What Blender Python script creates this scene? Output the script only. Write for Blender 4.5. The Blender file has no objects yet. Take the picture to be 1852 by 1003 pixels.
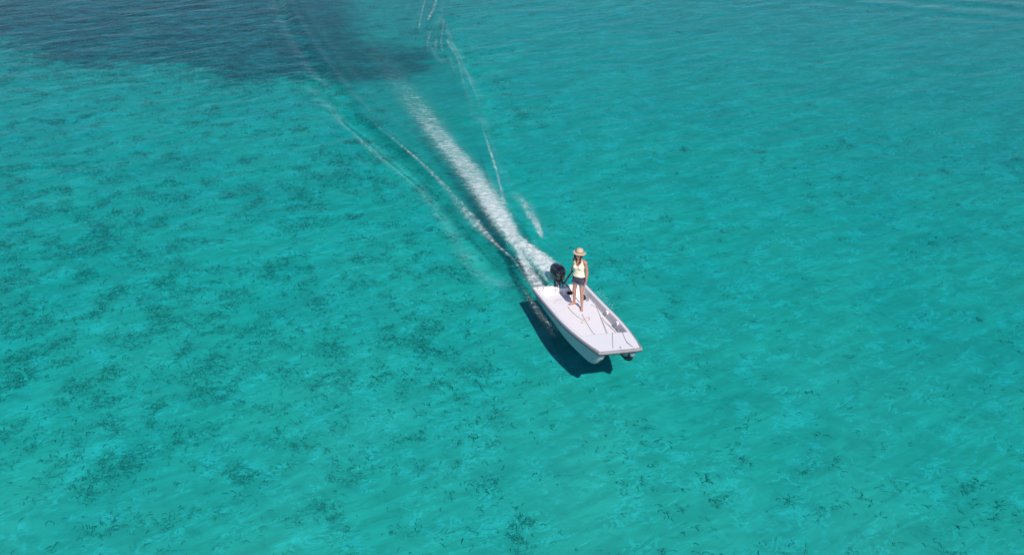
import bpy, bmesh, math, random
import numpy as np
from mathutils import Vector, Matrix, noise as mnoise

random.seed(7)
rng = np.random.default_rng(7)
S = bpy.context.scene
C = bpy.context.collection

# ------------------------------------------------------------------ camera, sky, sun, exposure
CAM_H, CAM_PITCH, CAM_FOV = 13.811, math.radians(30), math.radians(55)
cam = bpy.data.cameras.new("camera")
cam.sensor_fit = 'HORIZONTAL'
cam.angle = CAM_FOV
cam.clip_end = 12000
camo = bpy.data.objects.new("camera", cam)
C.objects.link(camo)
camo.location = (0, 0, CAM_H)
camo.rotation_euler = (math.radians(90) - CAM_PITCH, 0, 0)
S.camera = camo

SUN_TO = Vector((-0.335, 0.887, -1.0)).normalized()
world = bpy.data.worlds.new("World")
S.world = world
world.use_nodes = True
wn = world.node_tree
sky = wn.nodes.new("ShaderNodeTexSky")
sky.sky_type = 'NISHITA'
sky.sun_disc = False
sky.sun_elevation = math.asin(-SUN_TO.z)
sky.sun_rotation = math.atan2(-SUN_TO.x, -SUN_TO.y)
sky.air_density = 1.0
sky.dust_density = 0.1
sky.ozone_density = 2.5
bg = wn.nodes["Background"]
bg.inputs[1].default_value = 0.115
wn.links.new(sky.outputs[0], bg.inputs[0])
sl = bpy.data.lights.new("sun", 'SUN')
sl.energy = 4.6
sl.angle = math.radians(0.9)
sl.color = (1.0, 0.95, 0.89)
so = bpy.data.objects.new("sun", sl)
C.objects.link(so)
so.rotation_euler = SUN_TO.to_track_quat('-Z', 'Y').to_euler()
S.view_settings.view_transform = 'Standard'
S.view_settings.look = 'None'
S.view_settings.exposure = 0.0
S.view_settings.gamma = 1.0
S.view_settings.use_curve_mapping = False
S.cycles.use_denoising = True
S.cycles.max_bounces = 8
S.cycles.transparent_max_bounces = 16

# ------------------------------------------------------------------ where things stand
FPX = 926 / math.tan(CAM_FOV / 2)
SEA_BED = -0.80


def at(px, py, z=0.0):
    """ground point seen at a pixel of the 1852x1003 photograph"""
    cp, sp = math.cos(CAM_PITCH), math.sin(CAM_PITCH)
    a, b = (px - 926) / FPX, -(py - 501.5) / FPX
    d = (a, cp + b * sp, -sp + b * cp)
    t = (z - CAM_H) / d[2]
    return np.array([d[0] * t, d[1] * t])


def depth(x, y, z=0.0):
    return y * math.cos(CAM_PITCH) - (z - CAM_H) * math.sin(CAM_PITCH)


def pix(x, y, z):
    d = y * math.cos(CAM_PITCH) - (z - CAM_H) * math.sin(CAM_PITCH)
    up = y * math.sin(CAM_PITCH) + (z - CAM_H) * math.cos(CAM_PITCH)
    return 926 + FPX * x / d, 501.5 - FPX * up / d


# the boat's own axes: u forward, v to its port side, w up
PSI, TRIM, ROLL = .296, .080, .081
BL, BB, BBOW, G0, G1, FLOOR = 4.255, .757, .524, .283, .571, .12
_u = np.array([math.sin(PSI), -math.cos(PSI), 0]); _v = np.array([math.cos(PSI), math.sin(PSI), 0]); _w = np.array([0, 0, 1.])
_u2 = _u * math.cos(TRIM) + _w * math.sin(TRIM); _w2 = -_u * math.sin(TRIM) + _w * math.cos(TRIM)
_v3 = _v * math.cos(ROLL) - _w2 * math.sin(ROLL); _w3 = _v * math.sin(ROLL) + _w2 * math.cos(ROLL)
BM = np.stack([_u2, _v3, _w3], 1)
BO = np.array([1.280, 23.14, -0.098])
BROT = Matrix(BM.tolist()).to_euler()


def Wb(p):
    return np.asarray(p, float) @ BM.T + BO


def halfb(u):
    t = np.clip((u - .48 * BL) / (.52 * BL), 0, 1)
    return BB - (BB - BBOW) * t ** 1.8


def sheer(u):
    return G0 + (G1 - G0) * np.clip(u / BL, 0, 1) ** 1.5


# ------------------------------------------------------------------ helpers
def tag(o, label=None, cat=None, group=None, kind=None):
    for k, val in (("label", label), ("category", cat), ("group", group), ("kind", kind)):
        if val:
            o[k] = val
    return o


def link(name, me, mat=None, parent=None, smooth=False):
    if mat is not None:
        me.materials.append(mat)
    if smooth:
        me.polygons.foreach_set("use_smooth", [True] * len(me.polygons))
    o = bpy.data.objects.new(name, me)
    C.objects.link(o)
    if parent is not None:
        o.parent = parent
    return o


def np_mesh(name, V, Q):
    V = np.asarray(V, np.float32); Q = np.asarray(Q, np.int32)
    k = Q.shape[1]
    me = bpy.data.meshes.new(name)
    me.vertices.add(len(V)); me.vertices.foreach_set("co", V.ravel())
    me.loops.add(Q.size); me.loops.foreach_set("vertex_index", Q.ravel())
    me.polygons.add(len(Q))
    me.polygons.foreach_set("loop_start", np.arange(len(Q), dtype=np.int32) * k)
    me.polygons.foreach_set("loop_total", np.full(len(Q), k, np.int32))
    me.update(calc_edges=True)
    return me


def attr(me, name, vals):
    a = me.attributes.new(name, 'FLOAT', 'POINT')
    a.data.foreach_set("value", np.asarray(vals, np.float32).ravel())


def grid_faces(nu, nv):
    i = np.arange(nu - 1)[:, None] * nv + np.arange(nv - 1)[None, :]
    return np.stack([i, i + nv, i + nv + 1, i + 1], -1).reshape(-1, 4)


def bm_obj(name, bm, mat=None, parent=None, smooth=False, bevel=None):
    bmesh.ops.recalc_face_normals(bm, faces=bm.faces[:])
    me = bpy.data.meshes.new(name)
    bm.to_mesh(me); bm.free()
    o = link(name, me, mat, parent, smooth)
    if bevel:
        b = o.modifiers.new("bevel", 'BEVEL'); b.width = bevel; b.segments = 2; b.limit_method = 'ANGLE'
    return o


def box(bm, c, s, rot=None):
    r = bmesh.ops.create_cube(bm, size=1.0)
    M = Matrix.Translation(c) @ (rot.to_matrix().to_4x4() if rot else Matrix()) @ Matrix.Diagonal((*s, 1))
    bmesh.ops.transform(bm, matrix=M, verts=r['verts'])


def ell(bm, c, r, rot=None, sub=3):
    e = bmesh.ops.create_icosphere(bm, subdivisions=sub, radius=1.0)
    M = Matrix.Translation(c) @ (rot.to_matrix().to_4x4() if rot else Matrix()) @ Matrix.Diagonal((*r, 1))
    bmesh.ops.transform(bm, matrix=M, verts=e['verts'])


def cone(bm, p0, p1, r0, r1, n=14):
    """tapered limb with rounded ends, closed"""
    p0, p1 = Vector(p0), Vector(p1)
    ax = (p1 - p0); Ln = ax.length; ax.normalize()
    q = ax.to_track_quat('Z', 'Y')
    rings = []
    for k in range(5):
        a = -math.pi / 2 + (k + .35) / 5 * math.pi / 2
        rings.append((r0 * math.sin(a), r0 * math.cos(a)))
    for k in range(5):
        a = (k + .65) / 5 * math.pi / 2 - .0
        rings.append((Ln + r1 * math.sin(a - math.pi / 2 / 5 * .65), r1 * math.cos(a - math.pi / 2 / 5 * .65)))
    loft(bm, [[p0 + q @ Vector((r * math.cos(t), r * math.sin(t), z)) for t in np.linspace(0, 2 * math.pi, n, endpoint=False)] for z, r in rings])


def loft(bm, rings, cap=True):
    vs = [[bm.verts.new(p) for p in r] for r in rings]
    n = len(vs[0])
    for a, b in zip(vs, vs[1:]):
        for i in range(n):
            bm.faces.new((a[i], a[(i + 1) % n], b[(i + 1) % n], b[i]))
    if cap:
        bm.faces.new(vs[0][::-1]); bm.faces.new(vs[-1])


def catmull(P, per=8):
    P = [Vector(p) for p in P]
    P = [P[0] * 2 - P[1]] + P + [P[-1] * 2 - P[-2]]
    out = []
    for i in range(1, len(P) - 2):
        a, b, c, d = P[i - 1:i + 3]
        for k in range(per):
            t = k / per
            out.append(.5 * ((2 * b) + (c - a) * t + (2 * a - 5 * b + 4 * c - d) * t * t + (-a + 3 * b - 3 * c + d) * t ** 3))
    out.append(P[-2])
    return out


def tube(bm, P, r, n=7, smooth=6):
    P = catmull(P, smooth) if smooth else [Vector(p) for p in P]
    rings = []
    up = Vector((0, 0, 1))
    for i, p in enumerate(P):
        t = (P[min(i + 1, len(P) - 1)] - P[max(i - 1, 0)]).normalized()
        a = t.cross(up)
        if a.length < 1e-3:
            a = t.cross(Vector((0, 1, 0)))
        a.normalize(); b = a.cross(t)
        rr = r(i / (len(P) - 1)) if callable(r) else r
        rings.append([p + a * rr * math.cos(x) + b * rr * math.sin(x) for x in np.linspace(0, 2 * math.pi, n, endpoint=False)])
    loft(bm, rings)


def empty(name, loc, rot=(0, 0, 0)):
    o = bpy.data.objects.new(name, None)
    o.empty_display_size = .2
    C.objects.link(o)
    o.location = loc; o.rotation_euler = rot
    return o


# ------------------------------------------------------------------ materials
def mat_new(name):
    m = bpy.data.materials.new(name); m.use_nodes = True
    nt = m.node_tree; nt.nodes.clear()
    out = nt.nodes.new("ShaderNodeOutputMaterial")
    return m, nt, out


def N(nt, t, **kw):
    n = nt.nodes.new("ShaderNode" + t)
    for k, val in kw.items():
        if k.startswith("i_"):
            key = k[2:]
            n.inputs[int(key) if key.isdigit() else key].default_value = val
        else:
            setattr(n, k, val)
    return n


def math_(nt, op, a, b=None, c=None, clamp=False):
    n = N(nt, "Math", operation=op, use_clamp=clamp)
    for i, x in enumerate((a, b, c)):
        if x is None: continue
        if isinstance(x, (int, float)): n.inputs[i].default_value = x
        else: nt.links.new(x, n.inputs[i])
    return n.outputs[0]


def mixc(nt, fac, a, b):
    n = N(nt, "Mix", data_type='RGBA')
    for i, x in ((0, fac), (6, a), (7, b)):
        if isinstance(x, (int, float)): n.inputs[i].default_value = x
        elif isinstance(x, tuple): n.inputs[i].default_value = (*x, 1) if len(x) == 3 else x
        else: nt.links.new(x, n.inputs[i])
    return n.outputs[2]


def sstep(nt, x, lo, hi):
    n = N(nt, "MapRange", interpolation_type='SMOOTHSTEP')
    nt.links.new(x, n.inputs[0]); n.inputs[1].default_value = lo; n.inputs[2].default_value = hi
    return n.outputs[0]


def coords(nt, scale=(1, 1, 1), rotz=0.0, src="Object"):
    tc = N(nt, "TexCoord"); mp = N(nt, "Mapping")
    # rotate first, then stretch
    vr = N(nt, "VectorRotate", rotation_type='Z_AXIS'); vr.inputs["Angle"].default_value = rotz
    nt.links.new(tc.outputs[src], vr.inputs[0])
    mp.inputs["Scale"].default_value = scale
    nt.links.new(vr.outputs[0], mp.inputs[0])
    return mp.outputs[0]


def noise(nt, vec, scale, detail=4, rough=.55, dist=0.0):
    n = N(nt, "TexNoise", i_Scale=scale, i_Detail=detail, i_Roughness=rough, i_Distortion=dist)
    nt.links.new(vec, n.inputs["Vector"])
    return n.outputs[0]


def solid(name, col, rough=.5, var=.12, scale=14, bump=.0, metal=0.0, spec=.5, coat=0.0):
    m, nt, out = mat_new(name)
    p = N(nt, "BsdfPrincipled", i_Roughness=rough, i_Metallic=metal)
    p.inputs["Specular IOR Level"].default_value = spec
    p.inputs["Coat Weight"].default_value = coat
    v = coords(nt)
    f = noise(nt, v, scale, 5)
    lo = tuple(max(0, x * (1 - var)) for x in col); hi = tuple(min(.95, x * (1 + var)) for x in col)
    nt.links.new(mixc(nt, f, lo, hi), p.inputs["Base Color"])
    nt.links.new(math_(nt, 'MULTIPLY_ADD', f, .2, rough - .1), p.inputs["Roughness"])
    if bump:
        b = N(nt, "Bump", i_Strength=bump, i_Distance=.01)
        nt.links.new(noise(nt, v, scale * 5, 3), b.inputs["Height"]); nt.links.new(b.outputs[0], p.inputs["Normal"])
    nt.links.new(p.outputs[0], out.inputs[0])
    return m


GEL = solid("white_gelcoat", (.82, .765, .785), .38, .05, 3.0)
HULLM = solid("hull_paint", (.27, .40, .45), .3, .06, 2.5)
RUB = solid("grey_rubber", (.30, .275, .295), .6, .25, 6)
BLACKTRIM = solid("black_trim", (.018, .018, .022), .5, .2)
COWL = solid("cowl_paint", (.012, .014, .024), .28, .2, 6, coat=.6)
DARKM = solid("dark_metal", (.03, .03, .034), .4, .2)
GREYM = solid("grey_metal", (.42, .41, .40), .45, .15, 20, metal=.2)
REDM = solid("red_decal", (.42, .02, .03), .35, .1)
GREYD = solid("grey_decal", (.33, .33, .36), .35, .1)
ROPE = solid("weathered_rope", (.44, .40, .385), .9, .3, 60, bump=.4)
ROPE2 = solid("tan_rope", (.52, .43, .34), .9, .3, 60, bump=.4)
BAGM = solid("black_fabric", (.012, .012, .014), .8, .3, 40, bump=.3)
SKIN = solid("skin", (.42, .21, .145), .5, .1, 9)
HAIR = solid("brown_hair", (.035, .018, .012), .5, .4, 60, bump=.4)
TANK = solid("pale_yellow_cotton", (.85, .75, .55), .9, .07, 40, bump=.35)
DENIM = solid("dark_denim", (.045, .055, .085), .9, .35, 60, bump=.35)
HEMM = solid("faded_denim", (.20, .24, .29), .9, .3, 90, bump=.4)
STRAW = solid("tan_straw", (.55, .41, .29), .85, .16, 90, bump=.5)
BAND = solid("hat_band", (.30, .17, .10), .8, .2, 60)
EYEM = solid("eye_white", (.6, .58, .55), .2, .05)
IRIS = solid("iris", (.03, .016, .01), .2, .1)
LIPM = solid("lips", (.34, .11, .09), .45, .1)

# ------------------------------------------------------------------ water and sea bed
X0, X1, Y0, Y1 = -33.0, 33.0, 10.0, 62.0
FAR = 3000.0

PATHS = {}   # wake lines as ground polylines


def gp(pts, z=0.0):
    return [at(p[0], p[1], z) for p in pts]


# crest lines of the wake: (pixels), crest height, half width in metres, trough side (+1 right of travel, -1 left)
RIDGES = [
    ([(506, -30), (530, 28), (560, 78), (586, 115), (612, 148), (640, 186), (668, 218), (704, 248), (746, 283), (784, 318), (818, 354), (849, 391), (880, 427), (923, 468), (951, 511)], .068, .26, +1),
    ([(560, 136), (583, 149), (601, 169), (623, 189), (651, 215), (690, 240)], .045, .22, +1),
    ([(600, 208), (650, 255), (670, 275), (700, 300), (750, 337), (790, 400), (820, 460), (850, 490), (885, 528)], .05, .28, -1),
    ([(800, 30), (803, 55), (811, 78), (827, 105), (836, 143), (844, 186), (852, 225)], .05, .2, -1),
    ([(838, 120), (851, 148), (863, 176), (871, 224), (883, 267), (895, 303), (903, 335), (911, 367)], .045, .18, -1),
    ([(905, 300), (935, 359), (955, 375), (967, 399), (981, 431)], .04, .2, -1),
    ([(790, -20), (780, 20), (767, 55), (774, 85), (790, 115)], .04, .18, -1),
]


def seg_dist(X, Y, P):
    """signed distance from points to a polyline (+ right of travel), and fade at its ends"""
    best = np.full(X.shape, 1e9); sg = np.zeros(X.shape); s_at = np.zeros(X.shape)
    acc = 0.0
    for a, b in zip(P[:-1], P[1:]):
        d = b - a; L = np.hypot(*d)
        t = np.clip(((X - a[0]) * d[0] + (Y - a[1]) * d[1]) / L ** 2, 0, 1)
        dx, dy = X - (a[0] + t * d[0]), Y - (a[1] + t * d[1])
        dd = np.hypot(dx, dy); m = dd < best
        best = np.where(m, dd, best)
        sg = np.where(m, np.sign(dx * d[1] - dy * d[0]), sg)
        s_at = np.where(m, acc + t * L, s_at)
        acc += L
    return best, sg, s_at, acc


def poly_sd(X, Y, P):
    d = np.full(X.shape, 1e9); ins = np.zeros(X.shape, bool)
    for a, b in zip(P, P[1:] + P[:1]):
        e = b - a
        t = np.clip(((X - a[0]) * e[0] + (Y - a[1]) * e[1]) / (e @ e), 0, 1)
        d = np.minimum(d, np.hypot(X - a[0] - t * e[0], Y - a[1] - t * e[1]))
        c = (a[1] > Y) != (b[1] > Y)
        with np.errstate(divide='ignore', invalid='ignore'):
            xi = (b[0] - a[0]) * (Y - a[1]) / (b[1] - a[1]) + a[0]
        ins ^= c & (X < xi)
    return np.where(ins, d, -d)


CALM = gp([(470, -120), (530, 20), (600, 130), (660, 200), (720, 258), (790, 318), (850, 395), (910, 455), (950, 515), (1005, 500), (985, 430), (940, 360), (905, 330), (880, 230), (855, 140), (815, 60), (800, -120)])


_waves = []
for i in range(26):
    lam = .45 * (6.0 ** rng.random()); th = math.radians(118 + rng.normal() * 24)
    _waves.append((2 * math.pi / lam * math.cos(th), 2 * math.pi / lam * math.sin(th), rng.random() * 6.28, .0010 * lam ** .9))
_WTOP = [gp([(1460, -6), (1622, 11), (1730, 22), (1900, 46)])]
_f0 = at(1450, -4); _f1 = at(1870, 42)
_fd = (_f1 - _f0) / np.hypot(*(_f1 - _f0)); _fn = np.array([-_fd[1], _fd[0]])


def Hgt(X, Y):
    X = np.asarray(X, float); Y = np.asarray(Y, float)
    H = np.zeros(X.shape)
    wx = X + .35 * np.sin(.9 * Y + .4 * X); wy = Y + .35 * np.sin(.8 * X - .5 * Y)
    for kx, ky, ph, a in _waves:
        H += a * np.sin(kx * wx + ky * wy + ph)
    inb = (X > -22) & (X < 3.2) & (Y > 22.5) & (Y < 60)
    if inb.any():
        H[inb] *= 1 - .8 * np.clip(poly_sd(X[inb], Y[inb], CALM) / .8 + .3, 0, 1)
    # swell of another boat's wake in the far right
    e = (X - _f0[0]) * _fn[0] + (Y - _f0[1]) * _fn[1]
    al = (X - _f0[0]) * _fd[0] + (Y - _f0[1]) * _fd[1]
    H += .016 * np.sin(e * 2 * math.pi / 2.6 + .5 * np.sin(al * .35)) * np.clip((e + 2.2) / 2.5, 0, 1) * np.clip((al + 3) / 6, 0, 1)
    for pts, amp, wid, side in RIDGES:
        P = gp(pts)
        lo = np.min(P, 0) - 2; hi = np.max(P, 0) + 2
        m = (X > lo[0]) & (X < hi[0]) & (Y > lo[1]) & (Y < hi[1])
        if not m.any(): continue
        d, sg, s, L = seg_dist(X[m], Y[m], P)
        fade = np.clip(s / 1.2, 0, 1) * np.clip((L - s) / .8, 0, 1)
        x = d * sg * side
        H[m] += 1.6 * fade * amp * (.7 * np.exp(-(x / (1.2 * wid)) ** 2) - .95 * np.exp(-((x - 1.8 * wid) / (1.5 * wid)) ** 2) + .3 * np.exp(-((x + 2.6 * wid) / wid) ** 2))
    # the hull pushes the water out from under itself
    m = (np.abs(X - BO[0] - .6) < 2.6) & (np.abs(Y - BO[1] + 2) < 3.4)
    if m.any():
        q = (np.stack([X[m] - BO[0], Y[m] - BO[1], 0 * X[m]], -1)) @ BM
        ins = np.minimum(.80 * halfb(q[:, 0]) - np.abs(q[:, 1]), q[:, 0] - .06)
        zb = BO[2] + BM[2, 0] * q[:, 0] + BM[2, 1] * q[:, 1] - .16 * BM[2, 2]
        H[m] = np.where((ins > 0) & (zb < .0), np.minimum(H[m], zb - .05 * np.clip(ins / .08, 0, 1)), H[m])
    edge = np.minimum(np.minimum(X - X0, X1 - X), np.minimum(Y - Y0, Y1 - Y))
    return H * np.clip(edge / 2.0, 0, 1)


def sheet(name, step, zbase, hfun, close_to=None):
    nx, ny = int((X1 - X0) / step) + 1, int((Y1 - Y0) / step) + 1
    x = np.linspace(X0, X1, nx); y = np.linspace(Y0, Y1, ny)
    XX, YY = np.meshgrid(x, y, indexing='ij')
    V = np.stack([XX, YY, zbase + hfun(XX, YY)], -1).reshape(-1, 3)
    F = grid_faces(nx, ny)
    xs = [-FAR, X0, X1, FAR]; ys = [-FAR, Y0, Y1, FAR]
    n0 = len(V); base = n0
    ring = np.array([(a, b, zbase) for a in xs for b in ys])
    V = np.vstack([V, ring])
    fr = [(base + i * 4 + j, base + (i + 1) * 4 + j, base + (i + 1) * 4 + j + 1, base + i * 4 + j + 1) for i in range(3) for j in range(3) if not (i == 1 and j == 1)]
    F = np.vstack([F, np.array(fr)])
    if close_to is not None:
        b2 = len(V)
        V = np.vstack([V, [(-FAR, -FAR, close_to), (FAR, -FAR, close_to), (FAR, FAR, close_to), (-FAR, FAR, close_to)]])
        c = [base, base + 12, base + 15, base + 3]
        q = [(b2 + i, b2 + (i + 1) % 4, c[(i + 1) % 4], c[i]) for i in range(4)] + [(b2 + 3, b2 + 2, b2 + 1, b2)]
        F = np.vstack([F, np.array(q)])
    return np_mesh(name, V, F), XX, YY, n0


# water: a clear body with a wavy skin
m, nt, out = mat_new("sea_water")
v = coords(nt)
lw = N(nt, "LayerWeight", i_Blend=.5)
b1 = N(nt, "Bump", i_Strength=.3, i_Distance=.03)
rpl = N(nt, "Attribute", attribute_name="rippled"); nt.links.new(math_(nt, 'MULTIPLY', rpl.outputs["Fac"], .32), b1.inputs["Strength"])
va = coords(nt, (.55, 1.25, 1), math.radians(-28))
h = math_(nt, 'ADD', noise(nt, va, 2.6, 5, .6, .3), math_(nt, 'MULTIPLY', noise(nt, va, 9.0, 3, .5), .35))
nt.links.new(h, b1.inputs["Height"])
nt.links.new(b1.outputs[0], lw.inputs["Normal"])
F = math_(nt, 'MULTIPLY_ADD', math_(nt, 'POWER', lw.outputs["Facing"], 5.0), .62, .02, clamp=True)
tr = N(nt, "BsdfTransparent")
gl = N(nt, "BsdfGlossy", i_Roughness=.06)
nt.links.new(b1.outputs[0], gl.inputs["Normal"])
mx = N(nt, "MixShader")
nt.links.new(F, mx.inputs[0]); nt.links.new(tr.outputs[0], mx.inputs[1]); nt.links.new(gl.outputs[0], mx.inputs[2])
nt.links.new(mx.outputs[0], out.inputs["Surface"])
ab = N(nt, "VolumeAbsorption", i_Density=1.65)
ab.inputs["Color"].default_value = (.04, .868, .908, 1)
nt.links.new(ab.outputs[0], out.inputs["Volume"])
WATER = m
me, wX, wY, wn0 = sheet("water", .07, 0.0, Hgt, close_to=-1.6)
live = np.ones(len(me.vertices)); live[:wn0] = (1 - .85 * np.clip(poly_sd(wX, wY, CALM) / .8 + .3, 0, 1)).ravel()
attr(me, "rippled", live)
water = link("water", me, WATER, smooth=True)
tag(water, "clear turquoise shallow sea with small ripples", "water", kind="structure")

# sea bed
MEADOW = [(-900, -60), (-900, 60), (-200, 66), (0, 72), (40, 104), (108, 119), (216, 122), (297, 114), (351, 128), (405, 145), (500, 139), (566, 141), (610, 154),
          (675, 148), (741, 142), (785, 132), (802, 110), (776, 84), (720, 80), (672, 74), (652, 46), (638, 20), (632, -60)]


MP = gp(MEADOW, SEA_BED)
WEDGE = gp([(700, 150), (705, 245), (790, 312), (840, 385), (905, 455), (950, 515), (915, 540), (985, 640), (1010, 590), (1000, 500), (985, 430), (930, 350), (880, 230), (850, 120), (800, 120)], SEA_BED)
WAKEDARK = gp([(640, 190), (700, 240), (745, 275), (800, 330), (860, 410), (930, 480), (965, 530), (1000, 600), (940, 560), (880, 470), (800, 385), (740, 310), (690, 260)], SEA_BED)


def bedh(X, Y):
    e = np.clip(np.minimum(np.minimum(X - X0, X1 - X), np.minimum(Y - Y0, Y1 - Y)) / 3, 0, 1)
    return e * (.035 * np.sin(.7 * X + .4 * Y) * np.sin(.5 * Y - .3 * X) + .015 * np.sin(2.1 * X - 1.3 * Y + 1.5 * np.sin(.8 * Y)))


me, XX, YY, n0 = sheet("sea_bed", .2, SEA_BED, bedh)
sd = np.full(len(me.vertices), -6.0); sd[:n0] = np.clip(poly_sd(XX, YY, MP), -6, 6).ravel()
wd = np.full(len(me.vertices), -3.0); wd[:n0] = np.clip(poly_sd(XX, YY, WAKEDARK), -3, 3).ravel()
PXg, PYg = pix(XX, YY, SEA_BED)
soft = np.clip((PXg - 560) / 60, 0, 1)
sf = np.zeros(len(me.vertices)); sf[:n0] = soft.ravel()
ld = np.full(len(me.vertices), -3.0); ld[:n0] = np.clip(poly_sd(XX, YY, CALM), -3, 3).ravel(); attr(me, "lane", ld)
attr(me, "meadow", sd); attr(me, "wake_dark", wd); attr(me, "soft", sf)
m, nt, out = mat_new("sand_and_seagrass")
v = coords(nt)
big = noise(nt, v, .22, 3)
mid = noise(nt, v, 1.1, 5, .6)
wis = noise(nt, coords(nt, (.5, 1.9, 1), math.radians(-30)), 1.5, 5, .6, .8)
fine = noise(nt, v, 7, 4, .6)
sand = mixc(nt, sstep(nt, wis, .36, .68), (.43, .43, .31), (.54, .535, .40))  # pale wispy streaks paint wave glints and caustics into the sand
sand = mixc(nt, math_(nt, 'MULTIPLY', sstep(nt, big, .35, .7), .30), sand, (.38, .39, .33))
sand = mixc(nt, math_(nt, 'MULTIPLY', sstep(nt, mid, .46, .72), .42), sand, (.32, .34, .28))  # soft mottle: blurred seagrass plus painted ripple-light mottling
def veins(vec, scale, width, dist=.6, detail=3):
    n = noise(nt, vec, scale, detail, .6, dist)
    return math_(nt, 'SUBTRACT', 1.0, sstep(nt, math_(nt, 'ABSOLUTE', math_(nt, 'SUBTRACT', n, .5)), 0.0, width))


# pale curls: caustic light focused by ripples, painted into the sand colour
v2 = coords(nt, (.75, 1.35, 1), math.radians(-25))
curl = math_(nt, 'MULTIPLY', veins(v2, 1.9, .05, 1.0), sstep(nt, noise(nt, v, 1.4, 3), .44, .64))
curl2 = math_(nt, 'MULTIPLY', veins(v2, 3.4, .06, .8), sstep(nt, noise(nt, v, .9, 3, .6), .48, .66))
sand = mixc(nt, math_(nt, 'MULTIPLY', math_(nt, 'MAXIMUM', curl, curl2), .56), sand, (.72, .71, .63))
# darker blotches: mottled light under rippling water, painted into the sand
blot = sstep(nt, noise(nt, coords(nt, (.8, 1.3, 1), .3), 2.6, 4, .6, .5), .52, .72)
sand = mixc(nt, math_(nt, 'MULTIPLY', blot, .34), sand, (.22, .26, .21))
# rooted growth: a soft dark film with branching runners
gro = N(nt, "Attribute", attribute_name="growth")
gm = math_(nt, 'MULTIPLY', gro.outputs["Fac"], math_(nt, 'MULTIPLY_ADD', noise(nt, v, 3.0, 5, .7), 2.9, -.75))
tw = math_(nt, 'MAXIMUM', veins(v, 3.6, .040, 1.0, 6), veins(v, 6.5, .045, .8, 5))
tw = math_(nt, 'MULTIPLY', tw, sstep(nt, gm, .22, .75))
sand = mixc(nt, math_(nt, 'MULTIPLY', sstep(nt, gm, .15, 1.0), .11), sand, (.15, .19, .15))
sand = mixc(nt, math_(nt, 'MULTIPLY', tw, .80), sand, (.09, .125, .095))
fz = math_(nt, 'MULTIPLY', sstep(nt, fine, .58, .72), sstep(nt, mid, .42, .62))
sand = mixc(nt, math_(nt, 'MULTIPLY', fz, .30), sand, (.16, .20, .13))
at1 = N(nt, "Attribute", attribute_name="meadow"); at2 = N(nt, "Attribute", attribute_name="soft"); at3 = N(nt, "Attribute", attribute_name="wake_dark")
vn = coords(nt, (.6, 1.0, 1))
rag = math_(nt, 'SUBTRACT', math_(nt, 'ADD', math_(nt, 'MULTIPLY', noise(nt, vn, 1.9, 7, .72), 1.5), math_(nt, 'MULTIPLY', noise(nt, vn, .45, 3), .7)), 1.1)
rag = math_(nt, 'MULTIPLY', rag, math_(nt, 'MULTIPLY_ADD', at2.outputs["Fac"], -2.2, 4.4))
mf = sstep(nt, math_(nt, 'DIVIDE', math_(nt, 'ADD', at1.outputs["Fac"], rag), math_(nt, 'MULTIPLY_ADD', at2.outputs["Fac"], .9, 1.0)), -.45, .75)
gmid = noise(nt, coords(nt, (.6, 1.2, 1)), 2.6, 7, .82, .3)
grass = mixc(nt, sstep(nt, math_(nt, 'ADD', math_(nt, 'MULTIPLY', gmid, .6), math_(nt, 'MULTIPLY', noise(nt, coords(nt, (.7, 1.1, 1)), .9, 6, .75), .4)), .42, .60), (.02, .085, .08), (.14, .28, .255))
holes = sstep(nt, noise(nt, coords(nt, (.6, 1.2, 1)), 3.2, 6, .75), .56, .70)
alb = mixc(nt, math_(nt, 'MULTIPLY', mf, math_(nt, 'MULTIPLY_ADD', holes, -.40, .97)), sand, grass)
alb = mixc(nt, math_(nt, 'MULTIPLY', sstep(nt, math_(nt, 'ADD', at3.outputs["Fac"], math_(nt, 'MULTIPLY', math_(nt, 'SUBTRACT', mid, .5), 1.2)), -.35, .6), .50), alb, (.17, .185, .145))  # darker tone along a strip left of the wake
at4 = N(nt, "Attribute", attribute_name="lane")
alb = mixc(nt, math_(nt, 'MULTIPLY', sstep(nt, math_(nt, 'ADD', at4.outputs["Fac"], math_(nt, 'MULTIPLY', math_(nt, 'SUBTRACT', mid, .5), 1.0)), -.5, .8), .26), alb, (.16, .20, .15))
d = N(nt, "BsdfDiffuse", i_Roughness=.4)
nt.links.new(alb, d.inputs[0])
bp = N(nt, "Bump", i_Strength=.5, i_Distance=.05)
nt.links.new(math_(nt, 'ADD', wis, math_(nt, 'MULTIPLY', mid, .6)), bp.inputs["Height"]); nt.links.new(bp.outputs[0], d.inputs["Normal"])
nt.links.new(d.outputs[0], out.inputs[0])
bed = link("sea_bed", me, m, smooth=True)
tag(bed, "pale sand bottom with a dark seagrass meadow seen through the water", "sea bed", kind="structure")

# ------------------------------------------------------------------ seagrass tufts lying on the sand
ph = rng.random((8, 3)) * 6.28
kk = [(rng.normal() * .55, rng.normal() * .55) for _ in range(8)]


def patch(x, y):
    return sum(np.sin(a * x + b * y + p[0]) for (a, b), p in zip(kk, ph)) / 3.0


WD = WEDGE


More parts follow.
